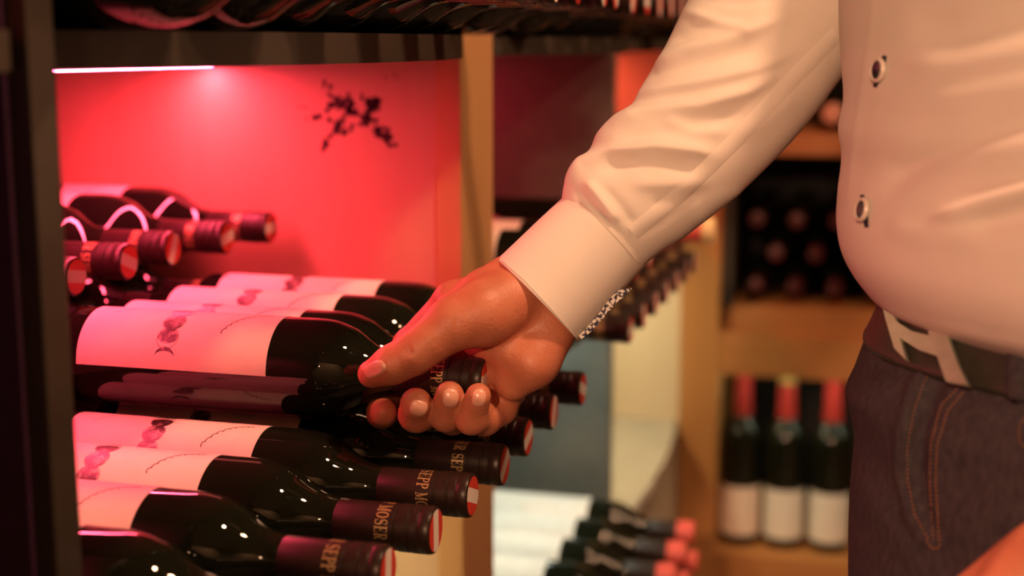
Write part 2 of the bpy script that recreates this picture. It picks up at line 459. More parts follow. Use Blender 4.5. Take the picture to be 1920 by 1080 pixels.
# upper layer behind the held bottle
for i, (y, x) in enumerate([(1.0158, -.2925), (1.0953, -.2935), (1.179, -.289)]):
    bottle(lying(x - BL, y, E - [.2440, .2455, .2470][i], [4, 8, 2][i]),
           f'moon-label wine bottle in the top layer, {["first", "second", "third"][i]} one behind the gripped bottle', 'top layer of wine bottles behind the gripped one')
# the bottle in the hand
HY, HZ = .9412, E - .235
held = bottle(lying(-.2765 - BL, HY, HZ, 8), 'moon-label wine bottle gripped by the neck in the hand', 'wine bottle', rot_for(0, 26, 8), 65)
del held['group']
# back stack, third layer and the few of the second layer that show
BY = [.967, 1.046, 1.125, 1.204, 1.2815]
for i, y in enumerate(BY):
    q = [(0, 0), (7, -4), (5, 4), (3, 10), (0, 0)][i]
    bottle(lying([-.617, -.617, -.619, -.606, -.597][i] - BL, y, E - .180, 0), f'red-lit wine bottle lying deep in the shelf, {ORD[i]} from the viewer in the back stack', 'wine bottles in the back stack',
           rot_for(*q, 0), [80, 10, 45, 140, 90][i])
for i, y in enumerate([.9275, 1.0065, 1.0855, 1.1645, 1.2425]):
    bottle(lying(-.625 - BL, y, E - .2440, 0), f'shadowed wine bottle under the back stack, {ORD[i]} from the viewer in its lower layer', 'lower layer of the back stack')
U(tag(box('riser', XB + .002, -.64, .70, 1.32, Z_MID, E - .2440 - BR - .0004, 'walnut'), 'dark step carrying the back stack'))
# upper shelf
for i in range(9):
    y = .6805 + i * .0745
    bottle(lying(-.252 - BL + .004 * math.sin(i * 2), y, Z_UP1 + BR + .0003, 0), f'wine bottle on the upper shelf above the red panel, {ORD[i]} from the viewer', 'wine bottles on the upper shelf, near bay')
for i in range(7):
    y = 1.485 + i * .0845
    bottle(lying(XT - BL, y, Z_UP1 + BR + .0003, 0), f'dark wine bottle on the upper shelf beyond the oak upright, {ORD[i]} from the viewer', 'wine bottles on the upper shelf, second bay', prints=False)
# second bay, middle shelf
for i in range(7):
    y = 1.50 + i * .083
    bottle(lying(XT - BL, y, E - .308, 5), f'wine bottle on the middle shelf beyond the oak upright, bottom layer, {ORD[i]} from the viewer', 'bottom layer on the middle shelf, second bay')
for i in range(2):
    bottle(lying(XT - BL - [.004, .002][i], 1.5415 + i * .083, E - .2455, 5), f'{["nearer", "farther"][i]} of two top-layer wine bottles on the middle shelf beyond the oak upright', 'top layer on the middle shelf, second bay')
t = bottle(lying(-.236 - BL, 1.8735, E - .2455, 165), 'bottle with red capsule and cream tip lying atop the row under the sleeve', 'top layer on the middle shelf, second bay', kind='white')
for ch in list(t.children):
    if ch.name.startswith('capsule'):
        link(bpy.data.objects.new('capsule_tip', lathe('capsule_tip', [(.312, .0160), (.313, .0170), (.3275, .0170), (.328, .015)], 'capsule_cream', 32)), ch)
        link(bpy.data.objects.new('capsule_sleeve', lathe('capsule_sleeve', [(.258, .0153), (.2585, .0160), (.3021, .0160), (.3023, .0150)], 'capsule_coral', 32)), ch)
# second bay, lower shelf: plain white labels and coral cap tips
for i in range(7):
    y = 1.485 + i * .088
    bottle(lying(XT + .01 - BL, y, Z_LOW2 + BR + .0003, 12), f'white-label bottle with coral cap tip on the lower shelf, bottom layer, {ORD[i]} from the viewer', 'white-label bottles on the lower shelf, bottom layer', kind='white')
for i in range(6):
    y = 1.529 + i * .088
    bottle(lying(XT + .01 - BL, y, Z_LOW2 + BR + .0610, 12), f'white-label bottle with coral cap tip on the lower shelf, top layer, {ORD[i]} from the viewer', 'white-label bottles on the lower shelf, top layer', kind='white')
# third bay, upper shelf
for i in range(5):
    y = 2.18 + i * .10
    bottle(lying(XT - BL, y, Z_UP1 + BR + .0003, 0), f'distant wine bottle on the upper shelf of the last bay, {ORD[i]} from the viewer', 'wine bottles on the upper shelf, last bay', prints=False)

# ------------------------------------------------------------------ display cabinet at the end of the aisle
YC = 2.79
cab = empty('display_cabinet', (0.2, YC, 0), 'orange-brown wooden display cabinet with open niches at the end of the aisle', 'cabinet')
cab.matrix_world = Matrix.Translation((.2, YC, 0))
def K(o):
    o.parent = cab; o.matrix_parent_inverse = Matrix.Translation((-.2, -YC, 0)); return o
xl = XF + .002
xs0, xs1 = at(1341, 900, 1, YC).x, at(1374, 450, 1, YC).x
zA0, zA1 = at(1500, 292, 1, YC).z, at(1500, 250, 1, YC).z      # board between the top niches
zB1, zB0 = at(1480, 582, 1, YC).z, at(1470, 698, 1, YC).z      # deep board over the lower niche
zC = at(1470, 1046, 1, YC).z                                   # floor of the lower niche
XR = .95
K(box('stile', xl, xs0, YC, YC + .42, 0, 2.2, 'oak_stile'))
K(box('inner_stile', xs0 + .0005, xs1, YC + .012, YC + .42, zB1, zA0, 'walnut'))
K(box('stile', XR, XR + .06, YC, YC + .42, 0, 2.2, 'oak_post'))
K(box('board', xs0 + .0005, XR - .0005, YC, YC + .41, zA0, zA1, 'oak_board'))
K(box('board', xs0 + .0005, XR - .0005, YC + .03, YC + .41, zB0 + .075, zB1, 'oak_board'))
K(box('board', xs0 + .0005, XR - .0005, YC, YC + .41, zB0, zB0 + .0745, 'oak_board'))
K(box('board', xs0 + .0005, XR - .0005, YC, YC + .41, zC - .10, zC, 'oak_board'))
K(box('board', xs0 + .0005, XR - .0005, YC, YC + .41, zA1 + .40, zA1 + .44, 'oak_board'))
K(box('back_panel', xs0, XR, YC + .412, YC + .42, 0, 2.2, 'black_board'))

def std_profile(s=1.0):
    return [(z * s, r * s * 1.08) for z, r in glass_profile()]
SB = 1.10
G_SGLASS = lathe('standing_glass', [(z * SB, r * SB) for z, r in glass_profile()], 'bottle_glass', 40, caps=(False, True))
G_SLABEL = patch(BR * SB + .0004, .022, .125, -90, 90, 32, 'white_label', 'label')
G_SLABEL2 = patch(BR * SB + .0004, .022, .125, -90, 90, 32, 'label_paper', 'label')
cp2 = [(.243, .0182), (.247, .0186), (.262, .0170), (.30, .0162), (.318, .0162), (.32, .0172), (.329, .0172), (.330, .016)]
cp2 = [(z * SB, r * SB) for z, r in cp2]
G_SCAP = lathe('capsule', cp2, 'capsule_red', 28)
G_STOP = lathe('capsule_top', [(.312 * SB, .0186), (.3135 * SB, .0192), (.331 * SB, .0192), (.332 * SB, .0175)], 'capsule_brass', 28)
for i, (u, nm, gl) in enumerate([(1386, 'cream-label bottle standing leftmost in the low niche', G_SLABEL2), (1467, 'white-label bottle with brass-topped red capsule standing in the low niche', G_SLABEL), (1552, 'white-label bottle standing rightmost in the low niche beside the trousers', G_SLABEL)]):
    P = at(u, 1030, 1, YC + .085)
    t = empty('wine_bottle', label=nm, cat='wine bottle', group='standing bottles in the low niche')
    t.matrix_world = Matrix.Translation((P.x, YC + .085, zC + .0005)) @ Matrix.Rotation(math.radians(-100), 4, 'Z')
    link(bpy.data.objects.new('glass', G_SGLASS), t); link(bpy.data.objects.new('label', gl), t); link(bpy.data.objects.new('capsule', G_SCAP), t)
    if i == 1: link(bpy.data.objects.new('capsule_top', G_STOP), t)
K(box('added_lip', xs0 + .0005, XR - .0005, YC, YC + .008, zB0 - .012, zB0 - .0002, 'oak_board'))  # edge added only to hide the fill strip behind it
K(box('led_or_fill_strip', xs0 + .02, .30, YC + .014, YC + .024, zB0 - .006, zB0 - .0002, 'niche_fill_glow'))  # glowing strip added to brighten the labels of the standing bottles
# bottles lying with their caps to the aisle in the dark niche, and one in the niche above
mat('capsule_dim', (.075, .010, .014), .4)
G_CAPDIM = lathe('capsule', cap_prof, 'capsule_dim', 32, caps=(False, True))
dx = .0778; dz = .0668
P0 = at(1415, 565, 1, YC + .05)
z0 = zB1 + BR + .0006
for r in range(3):
    for k in range(4):
        x = max(P0.x, xs1 + BR + .003) + k * dx + (dx / 2 if r % 2 else 0)
        t = empty('wine_bottle', label=f'dark bottle lying cap outward in the shadowy niche, {["bottom", "middle", "top"][r]} row, {["first", "second", "third", "fourth"][k]} from the left', cat='wine bottle', group='capped bottle ends in the shadowy niche')
        t.matrix_world = Matrix.Translation((x, YC + .05 + BL, z0 + r * dz)) @ Matrix.Rotation(math.radians(90), 4, 'X')
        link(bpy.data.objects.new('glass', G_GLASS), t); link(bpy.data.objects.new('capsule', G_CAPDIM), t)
P = at(1561, 212, 1, YC + .01)
t = empty('wine_bottle', label='bottle lying with its pinkish cap end outward in the upper niche', cat='wine bottle')
t.matrix_world = Matrix.Translation((P.x, YC + .01 + BL, zA1 + BR + .0005)) @ Matrix.Rotation(math.radians(90), 4, 'X')
mat('capsule_pink', (.70, .36, .26), .4)
link(bpy.data.objects.new('glass', G_GLASS), t); link(bpy.data.objects.new('capsule', lathe('capsule', [(z, r * 1.25) for z, r in cap_prof], 'capsule_pink', 32, caps=(False, True))), t)

# ------------------------------------------------------------------ person
noise_mix(mat('skin', rough=.46, sss=.12, spec=.4), (.45, .145, .080), (.53, .190, .110), 55, .3, .7, 5, bump=.55, bdist=.0006, bscale=420)
mat('nail', (.70, .36, .27), .25)
noise_mix(mat('shirt_cotton', rough=.82, spec=.25), (.74, .68, .62), (.77, .71, .65), 30, .3, .7, 3, bump=.10, bdist=.0004, bscale=900)
mat('shirt_thread', (.66, .60, .53), .8)
noise_mix(mat('denim', rough=.88, spec=.2), (.036, .033, .041), (.062, .056, .065), 260, .3, .7, 4, (1, 1, .5), .35, .0006, bscale=1400)
mat('stitch_orange', (.30, .12, .05), .8)
noise_mix(mat('belt_leather', rough=.5), (.026, .026, .020), (.036, .036, .028), 120, .3, .7, 3, bump=.2, bdist=.0004)
noise_mix(mat('buckle_silver', rough=.34, metal=.75), (.64, .72, .60), (.78, .86, .72), 60, .3, .7, 4, bump=.15, bdist=.0003)
mat('button_navy', (.012, .013, .022), .3); mat('button_rim', (.74, .66, .58), .35)
mat('thread_navy', (.012, .012, .03), .8)
noise_mix(mat('paisley_trim', rough=.8), (.02, .022, .05), (.62, .58, .54), 380, .46, .54, 2)
mat('hair', (.05, .03, .02), .6); mat('shoe_leather', (.02, .015, .012), .35); mat('eye_white', (.7, .65, .6), .3)

# --- implicit surfaces
def surface_nets(f, org, h):
    nx, ny, nz = f.shape
    ins = f < 0
    acc = np.zeros((nx - 1, ny - 1, nz - 1, 3), np.float32); cnt = np.zeros((nx - 1, ny - 1, nz - 1), np.float32)
    for ax in range(3):
        for a in (0, 1):
            for b in (0, 1):
                o = [0, 0, 0]; oth = [k for k in range(3) if k != ax]; o[oth[0]], o[oth[1]] = a, b
                s0 = tuple(slice(o[k], o[k] + (nx, ny, nz)[k] - 1) for k in range(3))
                o1 = list(o); o1[ax] += 1
                s1 = tuple(slice(o1[k], o1[k] + (nx, ny, nz)[k] - 1) for k in range(3))
                A, B = f[s0], f[s1]; c = (A < 0) != (B < 0)
                t = np.where(c, A / np.where(c, A - B, 1), 0)
                cnt += c
                for k in range(3):
                    acc[..., k] += np.where(c, (t if k == ax else o[k]), 0)
    act = cnt > 0
    idx = -np.ones(act.shape, np.int64); idx[act] = np.arange(act.sum())
    ii = np.argwhere(act)
    V = (ii + acc[act] / cnt[act][:, None]) * h + np.array(org)
    Fc = []
    for ax in range(3):
        sl0 = [slice(None)] * 3; sl1 = [slice(None)] * 3
        sl0[ax] = slice(0, -1); sl1[ax] = slice(1, None)
        A, B = ins[tuple(sl0)], ins[tuple(sl1)]
        p = np.argwhere(A != B)
        u_, v_ = (ax + 1) % 3, (ax + 2) % 3
        p = p[(p[:, u_] > 0) & (p[:, v_] > 0) & (p[:, u_] < f.shape[u_] - 1) & (p[:, v_] < f.shape[v_] - 1)]
        def cell(du, dv):
            q = p.copy(); q[:, u_] -= du; q[:, v_] -= dv
            return idx[q[:, 0], q[:, 1], q[:, 2]]
        quad = np.stack([cell(1, 1), cell(0, 1), cell(0, 0), cell(1, 0)], 1)
        flip = B[p[:, 0], p[:, 1], p[:, 2]]
        quad[flip] = quad[flip][:, ::-1]
        Fc.append(quad)
    return V, np.concatenate(Fc)
def smin(a, b, k):
    h = np.clip(.5 + .5 * (b - a) / k, 0, 1)
    return b + (a - b) * h - k * h * (1 - h)
def smax(a, b, k): return -smin(-a, -b, k)
class Field:
    def __init__(s, lo, hi, h):
        s.h = h; s.org = np.array(lo, float); n = np.ceil((np.array(hi) - np.array(lo)) / h).astype(int) + 1
        s.g = [(s.org[k] + np.arange(n[k]) * h).astype(np.float32).reshape([-1 if j == k else 1 for j in range(3)]) for k in range(3)]
    def cone(s, a, b, ra, rb):
        a = [np.float32(x) for x in a]; d = [np.float32(y - x) for x, y in zip(a, b)]; L = d[0] ** 2 + d[1] ** 2 + d[2] ** 2
        q = [s.g[k] - a[k] for k in range(3)]
        t = np.clip((q[0] * d[0] + q[1] * d[1] + q[2] * d[2]) / L, 0, 1)
        r = (q[0] - t * d[0]) ** 2; r += (q[1] - t * d[1]) ** 2; r += (q[2] - t * d[2]) ** 2
        return np.sqrt(r) - (np.float32(ra) + np.float32(rb - ra) * t)
    def chain(s, pts, rs, k):
        f = None
        for i in range(len(pts) - 1):
            c = s.cone(pts[i], pts[i + 1], rs[i], rs[i + 1]); f = c if f is None else smin(f, c, np.float32(k))
        return f
    def ell(s, c, r, R):
        q = [s.g[k] - np.float32(c[k]) for k in range(3)]; k0 = k1 = 0
        for j in range(3):
            x = q[0] * np.float32(R[0][j]) + q[1] * np.float32(R[1][j]) + q[2] * np.float32(R[2][j])
            k0 = k0 + (x / r[j]) ** 2; k1 = k1 + (x / r[j] ** 2) ** 2
        k0 = np.sqrt(k0); return k0 * (k0 - 1) / np.maximum(np.sqrt(k1), 1e-6)
    def dist(s, c): return np.sqrt(sum((s.g[k] - np.float32(c[k])) ** 2 for k in range(3)))
def geo(V, Fc): return [tuple(v) for v in V], [tuple(int(i) for i in f) for f in Fc]

# --- right hand closed on the bottle neck (u, v, depth)
J = lambda u, v, d: tuple(dep(u, v, d))
def right_hand():
    pts = [J(660, 470, .95), J(660, 830, .95), J(1190, 420, 1.08), J(1190, 830, 1.08), J(660, 470, 1.08), J(1150, 400, .96)]
    lo = np.min(pts, 0) - .01; hi = np.max(pts, 0) + .01
    fd = Field(lo, hi, .0015)
    # wrist and forearm, flattened
    pal = fd.chain([J(1150, 420, 1.02), J(1050, 520, 1.018), J(990, 582, 1.016)], [.026, .0262, .0262], .01)
    pal = smin(pal, fd.chain([J(1120, 420, 1.02), J(1035, 470, 1.02), J(966, 524, 1.016), J(915, 548, 1.012)], [.014, .0155, .0172, .0175], .01), .012)
    pal = smin(pal, fd.chain([J(1180, 470, 1.022), J(1115, 545, 1.02), J(1040, 602, 1.014), J(1006, 664, 1.008)], [.013, .0145, .0160, .0180], .01), .012)
    mc = [(J(852, 567, 1.036), .0155), (J(868, 605, 1.046), .015), (J(908, 652, 1.048), .0145), (J(956, 718, 1.022), .0132)]
    src = [J(950, 545, 1.022), J(965, 570, 1.028), J(985, 600, 1.028), J(1005, 630, 1.020)]
    for (q, r), s0 in zip(mc, src): pal = smin(pal, fd.cone(s0, q, .0185, r), .010)
    pal = smin(pal, fd.cone(J(898, 636, 1.020), J(955, 655, 1.004), .0135, .016), .006)
    # hypothenar pad
    hyp = fd.chain([J(1024, 634, 1.006), J(998, 680, 1.000), J(962, 716, 1.006)], [.0165, .0170, .0135], .008)
    pal = smin(pal, hyp, .007)
    pal = smin(pal, fd.cone(J(968, 640, 1.008), J(940, 690, 1.018), .016, .0150), .006)
    # thenar pad and thumb
    thn = fd.chain([J(1010, 540, 1.010), J(950, 566, 1.000), J(905, 588, .988), J(846, 609, .982)], [.0190, .0205, .0208, .0178], .012)
    thm = fd.chain([J(846, 609, .982), J(806, 641, .978), J(774, 664, .9765), J(735, 684, .9775), J(697, 701, .982)], [.0178, .0146, .0138, .0128, .0098], .006)
    f = smin(pal, smin(thn, thm, .006), .0045)
    # web between thumb and index
    f = smin(f, fd.chain([J(905, 565, 1.010), J(850, 580, 1.008)], [.018, .013], .006), .010)
    fingers = [
        ([mc[0][0], J(768, 648, 1.050), J(728, 745, 1.052), J(716, 774, 1.028), J(719, 773, 1.012)], [.0150, .0122, .0112, .0104, .0100]),
        ([mc[1][0], J(812, 735, 1.050), J(793, 774, 1.036), J(781, 777, 1.004), J(780, 757, .9905)], [.0150, .0128, .0120, .0122, .0112]),
        ([mc[2][0], J(872, 755, 1.048), J(848, 783, 1.030), J(836, 777, .9985), J(843, 741, .9840)], [.0145, .0124, .0118, .0117, .0100]),
        ([mc[3][0], J(936, 764, 1.018), J(908, 785, 1.006), J(884, 784, .9890), J(897, 742, .9760)], [.0132, .0125, .0116, .0110, .0088])]
    allf = None
    for (p, r) in fingers:
        c = fd.chain(p, r, .0045)
        k = .0012 + .009 * np.exp(-(fd.dist(p[0]) / .018) ** 2)
        f = smin(f, c, k)
    # creases: thumb joint, thenar fold, palm folds, finger joints
    def groove(pl, r, depth_k=.0022):
        nonlocal f
        f = smax(f, -fd.chain([J(*q) for q in pl], [r] * len(pl), .001), depth_k)
    groove([(757, 632, .9652), (765, 646, .9620), (770, 662, .9614)], .0011)
    groove([(750, 640, .9658), (757, 652, .9626), (761, 664, .9618)], .0008)
    groove([(856, 600, .9635), (862, 632, .9605), (848, 656, .9650)], .0008)
    groove([(858, 664, .988), (905, 664, .978), (938, 655, .975), (985, 625, .974), (1005, 603, .975)], .0016, .004)
    groove([(920, 672, .985), (948, 706, .984), (968, 733, .986)], .0014, .004)
    groove([(1003, 560, .9705), (1040, 585, .974), (1062, 606, .979)], .0006)
    for (u, v) in ((781, 795), (838, 797), (890, 800)):
        pass
    V, Fc = surface_nets(f, fd.org, fd.h)
    return V, Fc
hv, hf = right_hand()
HAND_BVH = BVHTree.FromPolygons(*[list(map(Vector, map(tuple, hv))), hf.tolist()])

PX, PY = .13, .86
person = empty('person', (PX, PY, 0), 'person in white shirt, belt with silver buckle and dark jeans reaching for a bottle', 'person')
person.matrix_world = Matrix.Translation((PX, PY, 0))
PINV = Matrix.Translation((-PX, -PY, 0))
def part(name, V, Fc, m_, parent=person, smooth=True, label=None, kind=None, mi=None):
    o = obj(name, V, Fc, m_, None, smooth, mi)
    o.parent = parent
    if parent is person: o.matrix_parent_inverse = PINV
    else: o.matrix_parent_inverse = Matrix.Identity(4) if False else (PINV if False else Matrix.Identity(4))
    if parent is not person:
        o.matrix_parent_inverse = Matrix.Identity(4)
    if label: o['label'] = label
    if kind: o['kind'] = kind
    return o

# --- torso frame
TL = -RV; TC = Vector((math.sin(TH), -math.cos(TH), 0))        # image left, towards the viewer
FA = math.radians(32)
FWD = (TL * math.cos(FA) + TC * math.sin(FA)).normalized()
LEFT = Vector((0, 0, 1)).cross(FWD)
def polydist(P, pl):
    """distance of image points P (n,2) to a polyline, with the running parameter"""
    best = np.full(len(P), 1e9); tt = np.zeros(len(P)); n = len(pl) - 1
    for i in range(n):
        a = np.array(pl[i], float); d = np.array(pl[i + 1], float) - a; L = d @ d
        t = np.clip(((P - a) @ d) / L, 0, 1); q = np.linalg.norm(P - a - t[:, None] * d, axis=1)
        m_ = q < best; best[m_] = q[m_]; tt[m_] = (i + t[m_]) / n
    return best, tt
def projn(V):
    V = np.asarray(V, float) - np.array(EYE); d = V @ np.array(FW)
    return np.stack([960 + F * (V @ np.array(RV)) / d, 540 - F * (V @ np.array(UV)) / d], 1)
def grid_normals(G):
    """G (m, n, 3), closed in n"""
    du = np.roll(G, -1, 1) - np.roll(G, 1, 1); dv = np.gradient(G, axis=0)
    N = np.cross(du, dv); return N / np.maximum(np.linalg.norm(N, axis=-1, keepdims=True), 1e-9)
def fold(G, N, folds):
    P = projn(G.reshape(-1, 3)); Nf = N.reshape(-1, 3)
    vd = G.reshape(-1, 3) - np.array(EYE); vd /= np.linalg.norm(vd, axis=1, keepdims=True)
    face = np.clip(-(Nf * vd).sum(1) * 2.5 + .35, 0, 1)
    D = np.zeros(len(P))
    for (pl, amp, wd) in folds:
        d, t = polydist(P, pl); taper = np.clip(np.minimum(t, 1 - t) * 5 + .15, 0, 1)
        D += amp * taper * np.exp(-(d / wd) ** 2)
    return G + (Nf * (D * face)[:, None]).reshape(G.shape)
def grid_faces(m_, n, cap0=False, cap1=False):
    Fc = [(i * n + k, i * n + (k + 1) % n, (i + 1) * n + (k + 1) % n, (i + 1) * n + k) for i in range(m_ - 1) for k in range(n)]
    if cap0: Fc.append(tuple(range(n - 1, -1, -1)))
    if cap1: Fc.append(tuple((m_ - 1) * n + k for k in range(n)))
    return Fc
def smooth_interp(x, xs, ys):
    """monotone-ish cubic through knots"""
    xs = np.array(xs, float); ys = np.array(ys, float)
    d = np.gradient(ys, xs); i = np.clip(np.searchsorted(xs, x) - 1, 0, len(xs) - 2)
    h = xs[i + 1] - xs[i]; t = np.clip((x - xs[i]) / h, 0, 1)
    return (2 * t**3 - 3 * t**2 + 1) * ys[i] + (t**3 - 2 * t**2 + t) * h * d[i] + (-2 * t**3 + 3 * t**2) * ys[i + 1] + (t**3 - t**2) * h * d[i + 1]
def fitted_loft(knots, levels, n=128, ex=2.25):
    """knots: (v, u_left, depth of the contour, half depth, half width); rings whose image-left outline follows the contour"""
    K_ = np.array(knots, float); rows = []; cs = []
    for v in levels:
        u, d, a, b = [float(smooth_interp(np.array([v]), K_[:, 0], K_[:, c])[0]) for c in (1, 2, 3, 4)]
        P = dep(u, v, d); c = P - FWD * a
        al = np.linspace(0, 2 * np.pi, n, endpoint=False)
        ca, sa = np.cos(al), np.sin(al)
        X = np.sign(ca) * np.abs(ca) ** (2 / ex) * a; Y = np.sign(sa) * np.abs(sa) ** (2 / ex) * b
        af = np.linspace(-1.6, 1.6, 3000); cf_, sf_ = np.cos(af), np.sin(af)
        Xf = np.sign(cf_) * np.abs(cf_) ** (2 / ex) * a; Yf = np.sign(sf_) * np.abs(sf_) ** (2 / ex) * b
        for it in range(6):
            R = np.array(c)[None] + Xf[:, None] * np.array(FWD) + Yf[:, None] * np.array(LEFT)
            pu = projn(R); k = int(np.argmin(pu[:, 0])); dk = float((R[k] - np.array(EYE)) @ np.array(FW))
            c = c + RV * ((u - pu[k, 0]) * dk / F) + Vector((-math.sin(TH), math.cos(TH), 0)) * (d - dk)
            c.z = P.z
        rows.append(np.array(c)[None] + X[:, None] * np.array(FWD) + Y[:, None] * np.array(LEFT)); cs.append(c.copy())
    return np.array(rows), cs
# --- shirt body
SH = [(-720, 1830, 1.00, .070, .075), (-640, 1760, .99, .085, .13), (-560, 1670, .98, .105, .19), (-400, 1605, .97, .125, .205), (-200, 1580, .96, .140, .20),
      (0, 1572, .95, .150, .19), (60, 1573, .948, .153, .188), (120, 1577, .945, .154, .188), (190, 1580, .94, .155, .19), (238, 1571, .94, .158, .19), (290, 1577, .94, .16, .19),
      (360, 1570, .94, .165, .192), (420, 1568, .94, .168, .193), (480, 1581, .94, .168, .193), (530, 1612, .942, .162, .19), (560, 1640, .944, .155, .186), (580, 1672, .948, .147, .180), (600, 1700, .95, .14, .172), (640, 1712, .95, .137, .168)]
lv = np.concatenate([np.linspace(-720, 0, 40)[:-1], np.linspace(0, 600, 150), np.linspace(604, 640, 6)])
TG, TCs = fitted_loft(SH, lv, 240)
TG = TG[::-1]                                                   # bottom to top
N0 = grid_normals(TG)
if (N0[60, 0] @ np.array(FWD)) < 0: N0 = -N0
TG = fold(TG, N0, [([(2400, 300), (2150, 318), (1960, 350), (1880, 372), (1800, 398), (1745, 412)], .0055, 17), ([(2400, 345), (2150, 360), (1960, 392), (1870, 412), (1800, 428)], -.0035, 20),
                   ([(1650, 372), (1690, 325), (1760, 285), (1850, 250), (1960, 215), (2150, 170), (2400, 150)], -.0040, 24), ([(1660, 420), (1740, 440), (1850, 436)], .0020, 26),
                   ([(1700, 40), (1800, 60), (1960, 20), (2200, -20)], -.003, 40), ([(1690, 130), (1800, 120), (1960, 90), (2200, 60)], .0025, 32),
                   ([(1640, -40), (1632, 60), (1622, 130), (1602, 260), (1588, 400)], .0008, 6), ([(1710, 200), (1850, 170), (1960, 150), (2200, 120)], .002, 28)])
V = TG.reshape(-1, 3)
def orient(V, Fc, c):
    a, b, c_ = (np.array(V[Fc[len(Fc) // 2][i]]) for i in range(3))
    n = np.cross(b - a, c_ - a)
    return Fc if n @ (a - np.array(c)) > 0 else [tuple(reversed(f)) for f in Fc]
shF = orient(V, grid_faces(TG.shape[0], TG.shape[1], False, True), TG.mean((0, 1)))
shirt = part('shirt', *geo(V, shF), 'shirt_cotton', label='white cotton shirt over a round belly')
SHIRT_BVH = BVHTree.FromPolygons([Vector(v) for v in V], shF)

def hit(bvh, u, v):
    loc, n, i, d = bvh.ray_cast(EYE, ray(u, v).normalized())
    if loc is None: return None
    if n.dot(ray(u, v)) > 0: n = -n
    return loc, n
# --- sleeve
ST = [((1052, 378), (1196, 512), 1.018), ((1058, 346), (1214, 492), 1.018), ((1070, 316), (1243, 470), 1.018), ((1104, 282), (1282, 446), 1.02), ((1120, 248), (1325, 412), 1.022), ((1150, 218), (1368, 378), 1.024), ((1186, 194), (1408, 343), 1.026),
      ((1208, 152), (1446, 306), 1.03), ((1240, 100), (1486, 264), 1.034), ((1264, 52), (1530, 212), 1.04), ((1290, 0), (1575, 150), 1.045), ((1335, -80), (1650, 60), 1.055), ((1400, -190), (1740, -60), 1.07), ((1490, -330), (1815, -210), 1.09), ((1590, -480), (1880, -360), 1.11)]
def sleeve(stn, nl=150, n=144, k2=.86):
    t = np.linspace(0, len(stn) - 1, nl); x = np.arange(len(stn))
    A = np.array([list(s[0]) + list(s[1]) + [s[2]] for s in stn], float)
    q = np.stack([smooth_interp(t, x, A[:, c]) for c in range(5)], 1)
    Cn, E1 = [], []
    for r in q:
        a, b = dep(r[0], r[1], r[4]), dep(r[2], r[3], r[4]); Cn.append((a + b) / 2); E1.append((a - b) / 2)
    rows = []
    for i in range(nl):
        T = (Cn[min(i + 1, nl - 1)] - Cn[max(i - 1, 0)]).normalized()
        e2 = T.cross(E1[i]).normalized() * E1[i].length * k2
        if e2.dot(FW) > 0: e2 = -e2                             # e2 points to the viewer
        al = np.linspace(0, 2 * np.pi, n, endpoint=False)
        rows.append(np.array(Cn[i])[None] + np.cos(al)[:, None] * np.array(E1[i]) + np.sin(al)[:, None] * np.array(e2))
    return np.array(rows)
SG = sleeve(ST, 190, 160)
shR = Vector(TCs[10]) - LEFT * .15
c9 = SG[-1].mean(0); o9 = SG[-1] - c9; s9 = .078 / np.linalg.norm(o9, axis=1).mean()
SG = np.concatenate([SG] + [(c9 + (np.array(shR) - c9) * t + o9 * (1 + (s9 - 1) * t))[None] for t in np.linspace(.1, 1, 10)], 0)
Ns = grid_normals(SG)
if (Ns[50, 40] @ np.array(FW)) > 0: Ns = -Ns
SG = fold(SG, Ns, [
    ([(1140, 232), (1200, 212), (1311, 198), (1400, 172), (1455, 140)], 0.0043, 13), ([(1150, 262), (1230, 246), (1330, 232), (1410, 205)], -0.0028, 17),
    ([(1056, 346), (1090, 306), (1150, 283), (1225, 274), (1300, 282), (1345, 290)], 0.0043, 12), ([(1120, 318), (1180, 306), (1260, 312), (1310, 320)], -0.0026, 15),
    ([(1098, 338), (1130, 376), (1160, 418)], 0.0034, 10), ([(1078, 352), (1108, 390), (1140, 425)], -0.0018, 10), ([(1130, 350), (1165, 390), (1190, 425)], -0.0018, 11),
    ([(1180, 186), (1250, 166), (1320, 152), (1420, 130), (1490, 95)], 0.0035, 12), ([(1195, 150), (1260, 128), (1350, 110), (1440, 88)], -0.0023, 15),
    ([(1220, 128), (1280, 95), (1350, 78), (1450, 50)], 0.0034, 13), ([(1255, 78), (1320, 50), (1420, 25)], -0.0021, 14), ([(1280, 20), (1340, 40), (1400, 55), (1480, 30)], 0.0030, 12),
    ([(1290, -10), (1400, 5), (1500, -20)], -0.0018, 14), ([(1180, 345), (1250, 345), (1320, 340)], 0.0022, 14), ([(1215, 385), (1270, 375), (1320, 360)], -0.0012, 12),
    ([(1300, 420), (1350, 375), (1400, 355)], 0.0015, 16), ([(1380, 260), (1440, 220), (1500, 170)], 0.0014, 18), ([(1240, 225), (1300, 245), (1360, 245)], 0.0021, 12),
    ([(1180, 447), (1240, 420), (1330, 350)], -0.0006, 9)])
V = SG.reshape(-1, 3); slF = orient(V, grid_faces(SG.shape[0], SG.shape[1]), SG.mean((0, 1)))
mid = SG[90].mean(0); 
a_, b_, c_ = (V[slF[90 * 160 + 40][i]] for i in range(3))
if np.cross(b_ - a_, c_ - a_) @ (a_ - mid) < 0: slF = [tuple(reversed(f)) for f in slF]
slv = part('sleeve', *geo(V, slF), 'shirt_cotton', label='wrinkled right sleeve')
SLV_BVH = BVHTree.FromPolygons([Vector(v) for v in V], slF)
